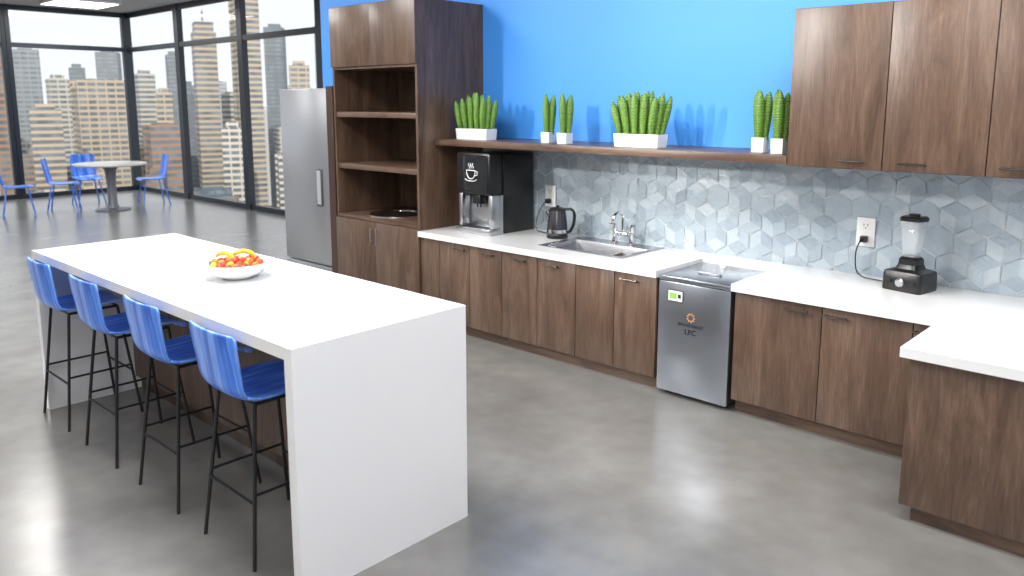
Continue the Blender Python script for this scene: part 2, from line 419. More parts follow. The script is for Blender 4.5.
# tall cabinet
TX0,TX1,TF,TZ=-6.95,-5.635,4.80,3.03
tc_=thing('tall_cabinet',((TX0+TX1)/2,5.22,0),"tall walnut cabinet with open niches beside the refrigerator","cabinet")
w2=(TX1-TX0)/2; f_=TF-5.22; b__=YW-.002-5.22
bm=bmesh.new()
box(bm,-w2,-w2+.03,f_,b__,.1,TZ); box(bm,w2-.03,w2,f_,b__,.1,TZ)
box(bm,-w2+.03,w2-.03,b__-.02,b__,.1,TZ)
box(bm,-w2+.03,w2-.03,f_+.002,b__-.02,TZ-.03,TZ)
finish('body',bm,M_WV,tc_)
bm=bmesh.new()
box(bm,-w2+.03,w2-.03,f_,b__-.02,2.42,2.46); finish('shelf_panel',bm,M_WH,tc_)
for zz in (1.95,1.43):
    bm=bmesh.new(); box(bm,-w2+.03,w2-.03,f_+.01,b__-.02,zz,zz+.05,.001); finish('shelf_panel',bm,M_WH,tc_)
bm=bmesh.new(); box(bm,-w2+.03,w2-.03,f_+.002,b__-.02,.92,.955,.001); finish('shelf_panel',bm,M_WH,tc_)
bm=bmesh.new(); box(bm,-w2,w2,f_+.06,b__,0,.1); finish('toe_kick',bm,M_WH,tc_)
for s,(xa,xb) in enumerate([(-w2,0),(0,w2)]):
    dc=(xa+xb)/2
    bm=bmesh.new(); box(bm,xa-dc+.002,xb-dc-.002,0,.02,.0,.815,.0015)
    d=finish('door',bm,M_WV,tc_,(dc,f_-.021,.105))
    bar_handle(d,(.045 if s else -.045)-dc,.68,0,.17,vert=True)
    bm=bmesh.new(); box(bm,xa-dc+.001,xb-dc-.001,0,.02,.0,.575,.0008)
    finish('door',bm,M_WV,tc_,(dc,f_-.021,2.445))
def chute(x,y,r,label):
    bm=bmesh.new(); lathe(bm,[(r,0),(r*1.0,.012),(r*.96,.016),(r*.88,.014),(r*.86,.0015),(0,.001)],48,mi=0)
    for f in bm.faces:
        if all(v.co.z<.002 for v in f.verts) : f.material_index=1
    o=finish('waste_chute_ring',bm,[M_CHROME,M_BLACK],None,(x,y,.956)); tag(o,label,'waste chute')
chute(-6.40,5.14,.28,"flush round black waste opening with steel rim in niche counter")

# fridge
fr=thing('refrigerator',(-7.5,5.22,0),"tall brushed grey steel refrigerator beside the walnut cabinet","refrigerator")
bm=bmesh.new(); box(bm,-.48,.42,-.36,.42,.06,2.24,.006); finish('body',bm,M_FRIDGE,fr)
bm=bmesh.new(); box(bm,-.48,.42,-.42,-.365,.36,2.24,.01)
d=finish('door',bm,M_FRIDGE,fr)
bm=bmesh.new(); box(bm,-.48,.42,-.42,-.365,.08,.345,.01); finish('drawer',bm,M_FRIDGE,fr)
bm=bmesh.new(); box(bm,.20,.30,-.436,-.4215,1.0,1.40,.003)
box(bm,.215,.285,-.439,-.4365,1.02,1.38,0,1)
finish('handle',bm,[simple('handle_rim',(.12,.125,.135),.4,metal=.5,bscale=5,var=.01),simple('handle_plate',(.50,.51,.54),.45,metal=.5,bscale=5,var=.01)],d)
for sx in (-.4,.35):
    for sy in (-.3,.35):
        bm=bmesh.new(); tube(bm,[(sx,sy,0),(sx,sy,.06)],.025,12); finish('foot',bm,M_BLACK,fr)
o=boxo('filler_panel',M_WDK,(-7.07,-6.955,4.79,YW-.002,0,2.26)); tag(o,"narrow dark walnut filler panel beside the refrigerator","panel")

# ------------------------------------------------------------------ island
IX0,IX1,IY0,IY1,IH=-5.95,-2.755,1.655,2.63,1.115
isl=thing('kitchen_island',((IX0+IX1)/2,(IY0+IY1)/2,0),"long white waterfall island with walnut back panel","kitchen island")
hx=(IX1-IX0)/2; hy=(IY1-IY0)/2
bm=bmesh.new()
box(bm,-hx,hx,-hy,hy,IH-.055,IH); box(bm,-hx,-hx+.055,-hy,hy,0,IH-.055); box(bm,hx-.055,hx,-hy,hy,0,IH-.055)
bmesh.ops.remove_doubles(bm,verts=bm.verts[:],dist=.0001)
finish('countertop',bm,M_WHITE,isl)
bm=bmesh.new(); box(bm,-hx+.056,hx-.056,.10,hy-.02,.1,IH-.056); finish('body',bm,M_WV,isl)
bm=bmesh.new(); box(bm,-hx+.056,hx-.056,.14,hy-.07,0,.1); finish('toe_kick',bm,M_WDK,isl)

# ------------------------------------------------------------------ stools / chairs
def shell_mesh(prof,widths,rows,parent,name,mat,th=.017,side=.02,dish=.012):
    n=len(prof); bm=bmesh.new(); NU=13; grid=[]
    for i in rows:
        y,z=prof[i]
        a=prof[max(i-1,0)]; b=prof[min(i+1,n-1)]
        t=Vector((0,b[0]-a[0],b[1]-a[1])).normalized(); nrm=Vector((0,-t.z,t.y))
        if nrm.z<0 and abs(nrm.z)>abs(nrm.y): nrm=-nrm
        if abs(nrm.y)>=abs(nrm.z) and nrm.y<0: nrm=-nrm
        r=[]
        for u in range(NU):
            s=-1+2*u/(NU-1); off=side*(abs(s)**2.4)
            r.append(bm.verts.new(Vector((s*widths[i]/2,y,z))+nrm*off))
        grid.append(r)
    for a,b in zip(grid,grid[1:]):
        for u in range(NU-1): bm.faces.new((a[u],a[u+1],b[u+1],b[u]))
    o=finish(name,bm,mat,parent,angle=60)
    md=o.modifiers.new('thick','SOLIDIFY'); md.thickness=th; md.offset=0
    md=o.modifiers.new('sub','SUBSURF'); md.levels=1; md.render_levels=2
    return o
def make_stool(loc,label):
    t=thing('bar_stool',loc,label,'bar stool',"blue bar stools along the island")
    prof=[(p.y,p.z) for p in smooth_path([(0,.235,.735),(0,.21,.765),(0,.10,.775),(0,-.06,.768),(0,-.18,.776),(0,-.232,.82),(0,-.25,.92),(0,-.264,1.02),(0,-.272,1.095)],4)]
    n=len(prof); W=[]
    for i in range(n):
        s=i/(n-1)
        if s<.08: w=.38+ .06*(s/.08)
        elif s<.45: w=.44
        elif s<.62: w=.44-.035*math.sin((s-.45)/.17*math.pi/2)
        elif s<.94: w=.405+.035*(s-.62)/.32
        else: w=.44-.04*((s-.94)/.06)**1.6
        W.append(w)
    k=int(n*.56)
    shell_mesh(prof,W,range(0,k+1),t,'seat',M_BLUE)
    shell_mesh(prof,W,range(k,n),t,'backrest',M_BLUE,side=.022)
    for sx in (-1,1):
        for sy in (-1,1):
            bm=bmesh.new(); top=Vector((sx*.165,sy*.15 -.0,.752)); bot=Vector((sx*.235,sy*.232,0))
            tube(bm,[top,bot],.0095,10); finish('leg',bm,M_BLACKM,t)
    def at(sx,sy,z):
        f=z/.752; return Vector((sx*(.235-.07*f),sy*(.232-.082*f),z))
    for pa,pb,z in [((-1,-1),(1,-1),.30),((-1,1),(1,1),.30),((-1,-1),(-1,1),.34),((1,-1),(1,1),.34)]:
        bm=bmesh.new(); tube(bm,[at(*pa,z),at(*pb,z)],.0072,8); finish('footrest',bm,M_BLACKM,t)
    bm=bmesh.new(); tube(bm,[(-.165,-.15,.752),(-.165,.15,.752),(.165,.15,.752),(.165,-.15,.752)],.009,8,closed=True); finish('seat_frame',bm,M_BLACKM,t)
    return t
st=make_stool((-3.345,1.865,0),"blue shell bar stool beside the island's waterfall end")
dup(st,(-4.10,1.86,0),label="blue shell bar stool on thin black legs, tucked under island")
dup(st,(-4.87,1.85,0),label="blue shell bar stool on thin black legs, tucked under island")
dup(st,(-5.64,1.85,0),label="blue shell bar stool by the far end of the island")

def make_chair(loc,rz):
    t=thing('dining_chair',loc,"blue shell chair on thin legs at the round table",'chair',"blue chairs around the round table",rz)
    prof=[(p.y,p.z) for p in smooth_path([(0,.26,.50),(0,.22,.53),(0,.05,.52),(0,-.17,.53),(0,-.25,.60),(0,-.29,.78),(0,-.33,1.02)],4)]
    n=len(prof); W=[.50-.05*abs(i/(n-1)-.5) for i in range(n)]; W[-1]=.40; W[0]=.42
    k=int(n*.6)
    shell_mesh(prof,W,range(0,k+1),t,'seat',M_BLUE); shell_mesh(prof,W,range(k,n),t,'backrest',M_BLUE,side=.05)
    for sx in (-1,1):
        for sy in (-1,1):
            bm=bmesh.new(); tube(bm,[(sx*.17,sy*.17,.51),(sx*.26,sy*.26,0)],.014,8); finish('leg',bm,M_BLUE,t)
    return t
ch=make_chair((-16.84,4.55,0),math.radians(-15))
dup(ch,(-16.9,5.35,0),math.radians(-25))
dup(ch,(-17.75,6.1,0),math.radians(-95))
dup(ch,(-16.7,7.0,0),math.radians(170))
tb=thing('round_table',(-16.35,6.05,0),"round pale table with grey pedestal near the windows","table")
bm=bmesh.new(); lathe(bm,[(0,.88),(.64,.88),(.66,.895),(.66,.915),(.65,.92),(0,.92)],48); finish('table_top',bm,M_TABLE,tb)
bm=bmesh.new(); lathe(bm,[(0,0),(.32,0),(.32,.02),(.12,.05),(.09,.12),(.08,.5),(.10,.78),(.18,.88)],32); finish('pedestal',bm,M_PED,tb)

# ------------------------------------------------------------------ steel appliance
M_APP=simple('appliance_steel',(.38,.41,.46),.27,metal=.9,bump=.03,bscale=50)
M_INK=simple('dark_ink',(.006,.006,.008),.7,bscale=5,var=.01); M_ORANGE=simple('orange_ink',(.78,.34,.10),.6,bscale=5,var=.01)
M_LCD=simple('green_lcd',(.26,.52,.10),.3,emit=(.45,.8,.12),estr=.03); M_LBL=simple('label_white',(.8,.82,.8),.4,bscale=5,var=.01)
ap=thing('food_waste_digester',(-2.74,5.10,0),"steel under-counter food waste machine with control display","appliance")
bm=bmesh.new(); box(bm,-.275,.275,-.27,.30,.04,.845,.004); finish('body',bm,M_APP,ap)
bm=bmesh.new(); box(bm,-.28,.28,-.30,-.272,.035,.845,.006); fp=finish('front_panel',bm,M_APP,ap)
bm=bmesh.new(); box(bm,-.282,.282,-.305,.31,.85,.885,.008); 
lid=finish('lid',bm,M_APP,ap)
bm=bmesh.new(); box(bm,-.09,.09,-.10,-.07,.886,.902,.005); finish('lid_handle',bm,M_APP,lid)
for sx in (-.22,.22):
    for sy in (-.22,.22):
        bm=bmesh.new(); lathe(bm,[(0,0),(.025,0),(.025,.02),(.012,.02),(.012,.045),(0,.045)],16,c=(sx,sy,0)); finish('foot',bm,M_BLACK,ap)
yf=-.3015
bm=bmesh.new(); box(bm,-.205,-.08,yf-.001,yf+.003,.705,.79,0,2); box(bm,-.199,-.086,yf-.003,yf-.001,.711,.784,0,0); box(bm,-.188,-.13,yf-.005,yf-.003,.728,.768,0,1); box(bm,-.12,-.097,yf-.005,yf-.003,.735,.762,0,2)
finish('control_display',bm,[M_LBL,M_LCD,M_INK],fp)
bm=bmesh.new()
for i in range(9):
    a=2*math.pi*i/9; c=Vector((math.cos(a)*.025,0,math.sin(a)*.025)); d1=Vector((math.cos(a),0,math.sin(a))); d2=Vector((-math.sin(a),0,math.cos(a)))
    vs=[bm.verts.new(c+d1*p+d2*q) for p,q in ((-.008,-.001),(.001,-.0065),(.012,-.001),(.001,.0055))]
    bm.faces.new(vs)
finish('logo',bm,M_ORANGE,fp,(-.015,yf-.001,.610))
text_obj('lettering','POWER KNOT',.030,M_INK,fp,(-.015,yf,.55),(math.pi/2,0,0),off=.0003)
text_obj('lettering','LFC',.054,M_INK,fp,(-.015,yf,.502),(math.pi/2,0,0),off=.0002)
bm=bmesh.new(); tube(bm,smooth_path([(-.06,.22,.885),(-.06,.22,.915),(-.08,.225,.932),(-.12,.24,.936),(-.145,.245,.925),(-.145,.245,.905)],6),.012,10)
lathe(bm,[(0,.885),(.024,.885),(.024,.90),(0,.90)],16,c=(-.06,.22,0))
finish('water_pipe',bm,M_WPLAST,ap)

# ------------------------------------------------------------------ sink + faucet
sk=thing('sink',((SX0+SX1)/2,5.28,.91),"drop-in stainless steel sink set in the white worktop","sink")
cx_,cy_=(SX0+SX1)/2,5.28
bm=bmesh.new()
def ring(x0,x1,y0,y1,z): return [bm.verts.new(v) for v in ((x0,y0,z),(x1,y0,z),(x1,y1,z),(x0,y1,z))]
hw=(SX1-SX0)/2
levels=[ring(-hw-.05,hw+.05,-.31,.30,.001),ring(-hw-.05,hw+.05,-.31,.30,.006),ring(-hw+.004,hw-.004,SY0-cy_+.004,SY1-cy_-.004,.004),ring(-hw+.01,hw-.01,SY0-cy_+.01,SY1-cy_-.01,-.02),ring(-hw+.035,hw-.035,SY0-cy_+.035,SY1-cy_-.035,-.19)]
for a,b in zip(levels,levels[1:]):
    for i in range(4): bm.faces.new((a[i],a[(i+1)%4],b[(i+1)%4],b[i]))
bm.faces.new(levels[-1])
finish('basin',bm,simple('sink_steel',(.40,.41,.43),.25,metal=1,bump=.05,bscale=80),sk,angle=20)
bm=bmesh.new(); lathe(bm,[(0,-.188),(.04,-.188),(.045,-.184),(.03,-.183),(0,-.186)],24); finish('drain',bm,M_CHROME,sk,(0,-.06,0))
fa=thing('faucet',(-3.83,5.50,.917),"compact chrome bridge faucet with two handles behind sink","faucet")
bm=bmesh.new()
for sx in (-.085,.085): lathe(bm,[(0,0),(.030,0),(.030,.014),(.021,.022),(.019,.10),(.025,.105),(.025,.135),(0,.14)],20,c=(sx,0,0))
tube(bm,[(-.085,0,.085),(.085,0,.085)],.018,12)
finish('body',bm,M_CHROME,fa)
bm=bmesh.new(); tube(bm,smooth_path([(0,0,.08),(0,0,.22),(0,-.01,.25),(0,-.04,.268),(0,-.10,.262),(0,-.13,.24),(0,-.135,.21)],6),.017,12); finish('spout',bm,M_CHROME,fa)
for sx in (-.085,.085):
    g_=1 if sx>0 else -1
    bm=bmesh.new(); tube(bm,[(sx,0,.13),(sx,0,.165)],.016,12); tube(bm,[(sx,0,.16),(sx+.05*g_,-.01,.167)],.009,8); finish('lever_handle',bm,M_CHROME,fa)

# ------------------------------------------------------------------ coffee machine
cm=thing('coffee_machine',(-5.15,5.30,.91),"black coffee machine with cup emblem and silver dispensing bay","coffee machine")
bm=bmesh.new(); box(bm,-.22,.22,-.10,.30,0,.73,.012); finish('body',bm,M_BLACK,cm)
bm=bmesh.new(); box(bm,-.22,.21,-.275,-.10,.36,.74,.02); hd=finish('head',bm,M_BLACK,cm)
bm=bmesh.new(); box(bm,-.20,.19,-.283,-.274,.40,.72,.004); sc_=finish('front_screen',bm,simple('gloss_black',(.015,.016,.018),.08,bscale=3,var=.01),hd)
bm=bmesh.new(); box(bm,-.215,.215,-.15,-.101,.0,.36,.006); box(bm,-.215,-.17,-.25,-.151,.06,.36,.004); box(bm,.17,.215,-.25,-.151,.06,.36,.004); finish('steel_surround',bm,M_STEEL,cm)
bm=bmesh.new(); box(bm,-.22,.22,-.29,-.152,0,.055,.006); tr=finish('drip_tray',bm,M_STEEL,cm)
bm=bmesh.new()
for i in range(9): box(bm,-.17+i*.04,-.155+i*.04,-.28,-.165,.055,.058)
finish('tray_grille',bm,M_BLACK,tr)
bm=bmesh.new(); box(bm,-.05,.05,-.235,-.16,.27,.36,.01); tube(bm,[(-.02,-.20,.27),(-.02,-.20,.24)],.008,10); tube(bm,[(.02,-.20,.27),(.02,-.20,.24)],.008,10); finish('nozzle',bm,M_BLACK,cm)
bm=bmesh.new()
yy=-.284
cup=[(-.055,.02),(.055,.02),(.052,-.015),(.035,-.045),(.015,-.055),(-.015,-.055),(-.035,-.045),(-.052,-.015)]
tube(bm,[(a,yy,b) for a,b in cup],.004,6,closed=True)
tube(bm,smooth_path([(.054,yy,.012),(.08,yy,.01),(.078,yy,-.02),(.048,yy,-.028)],5),.004,6)
tube(bm,smooth_path([(-.075,yy,-.06),(-.04,yy,-.075),(.04,yy,-.075),(.075,yy,-.06)],5),.004,6)
for sx in (-.025,0,.025): tube(bm,smooth_path([(sx,yy,.035),(sx+.01,yy,.05),(sx-.008,yy,.065),(sx+.004,yy,.085)],4),.0035,6)
finish('cup_emblem',bm,M_WPLAST,sc_,(-.02,0,.56))

# ------------------------------------------------------------------ kettle
M_KET=simple('dark_steel',(.10,.10,.11),.2,metal=.8,bscale=5,var=.02)
ke=thing('kettle',(-4.45,5.38,.91),"black and steel electric kettle plugged into the wall","kettle",rotz=math.radians(25))
bm=bmesh.new(); lathe(bm,[(0,0.001),(.095,0.001),(.098,.015),(.085,.03),(0,.03)],32); finish('power_base',bm,M_BLACK,ke)
bm=bmesh.new(); lathe(bm,[(0,.03),(.088,.03),(.092,.05),(.088,.12),(.078,.20),(.070,.245),(0,.245)],32); finish('body',bm,[M_KET],ke)
bm=bmesh.new(); lathe(bm,[(.0885,.05),(.0935,.05),(.0905,.08),(.0875,.08)],32); finish('steel_band',bm,M_CHROME,ke)
bm=bmesh.new(); lathe(bm,[(.072,.245),(.07,.26),(.04,.272),(.014,.276),(.014,.29),(0,.294)],32); finish('lid',bm,M_BLACK,ke)
bm=bmesh.new(); tube(bm,smooth_path([(.06,0,.255),(.12,0,.26),(.15,0,.225),(.148,0,.14),(.12,0,.07),(.085,0,.05)],6),.013,10); finish('handle',bm,M_BLACK,ke)
bm=bmesh.new(); tube(bm,[(-.055,0,.19),(-.085,0,.225),(-.10,0,.24)],.02,12,radii=[.03,.02,.012]); finish('spout',bm,M_KET,ke)
def cord(root,pts,name='power_cord',mat=M_BLACK,r=.0045):
    bpy.context.view_layer.update()
    inv=root.matrix_basis.inverted()
    P=[]
    for p in smooth_path(pts,8):
        p.z=max(p.z,.9165); P.append(inv@p)
    bm=bmesh.new(); tube(bm,P,r,8); return finish(name,bm,mat,root)
def outlet(x,z):
    t=thing('wall_outlet',(x,YW-.0195,z),"white double wall outlet on the tiled backsplash",'outlet',"white wall outlets")
    bm=bmesh.new(); box(bm,-.062,.062,-.008,.002,-.10,.10,.004); finish('cover_plate',bm,M_WPLAST,t)
    for s in (-1,1):
        bm=bmesh.new(); box(bm,-.03,.03,-.0105,-.0078,s*.045-.03,s*.045+.03,.003)
        for sx in (-.013,.013): box(bm,sx-.0025,sx+.0025,-.0115,-.0103,s*.045-.004,s*.045+.014,0,1)
        box(bm,-.004,.004,-.0115,-.0103,s*.045-.019,s*.045-.011,0,1)
        finish('socket',bm,[M_WPLAST,M_INK],t)
outlet(-4.74,1.24); outlet(-1.90,1.215)
cord(ke,[(-4.74,5.605,1.20),(-4.74,5.55,1.19),(-4.80,5.54,1.10),(-4.84,5.54,.98),(-4.80,5.52,.920),(-4.68,5.48,.918),(-4.54,5.42,.918)])
bm=bmesh.new(); box(bm,-.022,.022,-.05,0,-.022,.022,.006); pl=finish('plug',bm,M_BLACK,ke); pl.matrix_basis=ke.matrix_basis.inverted()@Matrix.Translation((-4.74,YW-.032,1.195))

# ------------------------------------------------------------------ blender
bl=thing('blender',(-1.53,5.40,.9105),"black countertop blender with a clear jar and lid","blender",rotz=math.radians(-12))
def rr(w,d,z,n=6,k=.22):
    out=[]; r=min(w,d)*k
    for cxs,cys,a0 in ((1,1,0),(-1,1,90),(-1,-1,180),(1,-1,270)):
        for i in range(n):
            a=math.radians(a0+90*i/(n-1)); out.append(bm.verts.new((cxs*(w/2-r)+r*math.cos(a),cys*(d/2-r)+r*math.sin(a),z)))
    return out
def loft(L_,caps=True):
    for a,b in zip(L_,L_[1:]):
        n=len(a)
        for i in range(n): bm.faces.new((a[i],a[(i+1)%n],b[(i+1)%n],b[i]))
    if caps: bm.faces.new(L_[0]); bm.faces.new(L_[-1])
bm=bmesh.new()
loft([rr(.25,.23,.0,k=.12),rr(.255,.235,.012,k=.12),rr(.25,.23,.11,k=.12),rr(.235,.215,.125,k=.12),rr(.15,.15,.14),rr(.125,.125,.165)])
finish('motor_base',bm,M_BLACK,bl)
bm=bmesh.new(); lathe(bm,[(0,0),(.028,0),(.028,.012),(.02,.022),(0,.022)],20)
kn=finish('control_knob',bm,M_STEEL,bl,(0,-.117,.06),(math.pi/2,0,0))
for sx in (-.075,.075):
    bm=bmesh.new(); box(bm,sx-.018,sx+.018,-.125,-.116,.05,.07,.002); finish('switch',bm,M_BLACKM,bl)
bm=bmesh.new(); loft([rr(.125,.125,.166),rr(.12,.12,.20),rr(.095,.095,.215)]); finish('collar',bm,M_BLACK,bl)
bm=bmesh.new(); loft([rr(.085,.085,.216),rr(.10,.10,.28),rr(.134,.134,.445)],False)
jar=finish('jar',bm,M_JAR,bl); md=jar.modifiers.new('t','SOLIDIFY'); md.thickness=.004
bm=bmesh.new(); loft([rr(.138,.138,.445),rr(.14,.14,.465),rr(.12,.12,.475)]); lathe(bm,[(0,.475),(.032,.475),(.032,.49),(0,.492)],20); finish('lid',bm,M_BLACK,bl)
bm=bmesh.new()
for a in range(4):
    c,s=math.cos(a*math.pi/2),math.sin(a*math.pi/2)
    vs=[bm.verts.new(v) for v in ((0,0,.222),(c*.03-s*.006,s*.03+c*.006,.24),(c*.034,s*.034,.245))]; bm.faces.new(vs)
finish('blade',bm,M_STEEL,bl)
cord(bl,[(-1.90,5.60,1.17),(-1.91,5.56,1.16),(-1.93,5.55,1.08),(-1.92,5.55,.96),(-1.86,5.53,.920),(-1.74,5.50,.918),(-1.65,5.46,.918)])
bm=bmesh.new(); box(bm,-.022,.022,-.045,0,-.022,.022,.006); pl=finish('plug',bm,M_BLACK,bl); pl.matrix_basis=bl.matrix_basis.inverted()@Matrix.Translation((-1.90,YW-.032,1.17))

# ------------------------------------------------------------------ plants
def plant_mat():
    m,nt,b=new_mat('succulent_green'); N=nt.nodes; L=nt.links
    tc=N.new('ShaderNodeTexCoord'); w=N.new('ShaderNodeTexWave'); w.bands_direction='Z'; w.inputs['Scale'].default_value=30; w.inputs['Distortion'].default_value=7; w.inputs['Detail'].default_value=3; w.inputs['Detail Scale'].default_value=2.5
    L.new(tc.outputs['Object'],w.inputs['Vector'])
    r=ramp(nt,[(.1,(.022,.10,.010)),(.5,(.075,.225,.022)),(.92,(.27,.43,.07))]); L.new(w.outputs['Fac'],r.inputs['Fac'])
    L.new(r.outputs['Color'],b.inputs['Base Color']); b.inputs['Roughness'].default_value=.42
    bp=N.new('ShaderNodeBump'); bp.inputs['Strength'].default_value=.3; bp.inputs['Distance'].default_value=.003
    L.new(w.outputs['Fac'],bp.inputs['Height']); L.new(bp.outputs['Normal'],b.inputs['Normal'])
    return m
M_PLANT=plant_mat()
def plant(xa,xb,y,ph,leaves,label,d=.14):
    w=xb-xa; cx=(xa+xb)/2
    t=thing('potted_succulent',(cx,y,1.756),label,'potted plant',"potted succulents on the shelf")
    bm=bmesh.new()
    tp=.95
    b0=[(-w/2*tp,-d/2*tp,0),(w/2*tp,-d/2*tp,0),(w/2*tp,d/2*tp,0),(-w/2*tp,d/2*tp,0)]
    b1=[(-w/2,-d/2,ph),(w/2,-d/2,ph),(w/2,d/2,ph),(-w/2,d/2,ph)]
    i=.006
    b2=[(x-(i if x>0 else -i),yy-(i if yy>0 else -i),z) for x,yy,z in b1]
    b3=[(x,yy,ph-.02) for x,yy,z in b2]
    R=[[bm.verts.new(v) for v in q] for q in (b0,b1,b2,b3)]
    for a,b in zip(R,R[1:]):
        for q in range(4): bm.faces.new((a[q],a[(q+1)%4],b[(q+1)%4],b[q]))
    bm.faces.new(R[0])
    finish('planter',bm,M_CERAM,t,angle=20)
    bm=bmesh.new(); box(bm,-w/2+.01,w/2-.01,-d/2+.01,d/2-.01,ph-.04,ph-.012); finish('soil',bm,M_SOIL,t)
    for fx,yo,h,lean in leaves:
        bm=bmesh.new()
        x=fx*w; pts=[];rad=[]; NS=17
        for q in range(NS):
            s=q/(NS-1)
            pts.append((x+lean*s**1.3,yo*(1+.5*s),ph-.02+h*s))
            base=.019+.013*math.sin(math.pi*min(s*.9,1)) if s<.60 else .0318*max(0,1-((s-.60)/.405)**2.4)**.75
            rad.append(max(.003,base))
        tube(bm,pts,0,10,radii=rad)
        finish('leaf',bm,M_PLANT,t,angle=60)
    return t
def fan(n,hc,he,sp):
    out=[]
    for j in range(n):
        fx=((j+.5)/n-.5)
        h=he+(hc-he)*math.cos(math.pi*fx*1.1)+random.uniform(-.035,.02)
        out.append((fx*.88,(-.036,.0,.034)[j%3],h,fx*sp+random.uniform(-.012,.012)))
    return out
plant(-5.53,-5.12,5.24,.10,fan(15,.345,.30,.10),"bushy upright green succulents in a long white planter beside tall cabinet")
S3=[(-.30,.012,.345,-.020),(.30,.012,.335,.018),(0,-.022,.345,0),(0.05,.03,.32,.005)]
plant(-4.50,-4.41,5.25,.09,S3,"small upright green succulent in a square white pot",.09)
plant(-4.285,-4.185,5.205,.09,S3,"small upright green succulent in a square white pot",.09)
plant(-3.70,-3.29,5.22,.10,fan(15,.345,.305,.16),"upright green succulents in a long white planter above sink")
plant(-2.57,-2.48,5.255,.10,S3,"small upright green succulent in white pot near wall cabinet",.09)
plant(-2.40,-2.315,5.195,.10,[(-.3,.01,.35,-.014),(.32,.015,.33,.004),(0.02,-.02,.34,0)],"small upright green succulent in white pot against wall cabinet",.09)

# ------------------------------------------------------------------ fruit bowl
BX,BY,BZ=-4.16,2.18,IH
bm=bmesh.new(); lathe(bm,[(0,0),(.08,0),(.085,.006),(.145,.032),(.178,.072),(.186,.092),(.179,.092),(.138,.042),(.08,.016),(0,.014)],48)
bw=finish('fruit_bowl',bm,M_CERAM,None,(BX,BY,BZ+.001)); tag(bw,"shallow white ceramic bowl holding fruit on the island","bowl")
def apple(x,y,z,r,mat,name,label,group):
    t=thing(name,(x,y,z),label,'fruit',group)
    tl=1.3 if name in('lemon','strawberry') else .5
    t.rotation_euler=(random.uniform(-tl,tl),random.uniform(-tl,tl),random.uniform(0,6))
    bm=bmesh.new(); pr=[]
    for i in range(13):
        a=math.pi*i/12; rr_=r*math.sin(a)*(1+.06*math.cos(a)); zz=-r*.92*math.cos(a)
        if name=='apple':
            if i==12: zz-=r*.22
            if i==11: zz-=r*.03
        if name=='lemon': zz*=1.25; rr_*=.88
        if name=='strawberry': rr_*=(.62+.38*i/12)*1.05; zz*=1.15
        pr.append((max(rr_,0) if 0<i<12 else 0,zz))
    lathe(bm,pr,20); finish('flesh',bm,mat,t,angle=80)
    bm=bmesh.new()
    if name=='strawberry':
        for q in range(6):
            a=q*math.pi/3; vs=[bm.verts.new(v) for v in ((0,0,r*1.08),(r*.35*math.cos(a-.4),r*.35*math.sin(a-.4),r*1.08),(r*.8*math.cos(a),r*.8*math.sin(a),r*.95),(r*.35*math.cos(a+.4),r*.35*math.sin(a+.4),r*1.08))]; bm.faces.new(vs)
        finish('leaf_crown',bm,M_PLANT,t)
    else:
        tube(bm,[(0,0,r*.65),(.003,0,r*1.1)],.002,6); finish('stem',bm,M_SOIL,t)
M_AR=simple('apple_red',(.62,.03,.015),.35,bscale=30,var=.4); M_OR=simple('orange_peel',(.86,.20,.01),.45,bump=.4,bscale=300)
M_BAN=simple('banana_yellow',(.88,.53,.04),.45,bscale=12,var=.12); M_ST=simple('strawberry_red',(.72,.06,.03),.4,bump=.8,bscale=180,var=.2)
M_LEM=simple('lemon_yellow',(.88,.50,.04),.4,bump=.3,bscale=250)
KIND=[(M_AR,'apple'),(M_OR,'orange'),(M_ST,'strawberry'),(M_LEM,'lemon')]
LB={'orange':"small orange",'apple':"small red apple",'lemon':"small yellow lemon",'strawberry':"ripe red strawberry"}
GP={'orange':'oranges','apple':'apples','lemon':'lemons','strawberry':'strawberries'}
def ringf(n,R,z,r,ph,seq):
    for i in range(n):
        a=2*math.pi*i/n+ph; m,nm=KIND[seq[i%len(seq)]]
        apple(BX+R*math.cos(a),BY+R*math.sin(a),BZ+z+random.uniform(-.003,.003),r*random.uniform(.85,1.0),m,nm,LB[nm]+" resting in the white fruit bowl",GP[nm]+" in the fruit bowl")
ringf(15,.130,.083,.0235,0,[2,1,2,3,2,0,2,3])
ringf(10,.080,.086,.024,.3,[1,2,3,2,0,2])
ringf(5,.036,.100,.024,.5,[2,3,2,1,2])
for i,(ox,oy,an,oz) in enumerate([(-.065,-.035,20,.120),(-.02,.055,50,.122)]):
    bm=bmesh.new(); pts=smooth_path([(-.06,0,-.010),(-.045,0,.008),(0,0,.020),(.045,0,.008),(.058,0,-.008),(.068,0,-.018)],4); n=len(pts)
    tube(bm,pts,0,8,radii=[max(.004,.0135*math.sin(math.pi*(.08+.84*q/(n-1)))**.6) for q in range(n)])
    o=finish('banana',bm,M_BAN,None,(BX+ox,BY+oy,BZ+oz),(0,0,math.radians(an)),angle=60)
    tag(o,"ripe yellow banana lying across the fruit in bowl","fruit","bananas in the fruit bowl")

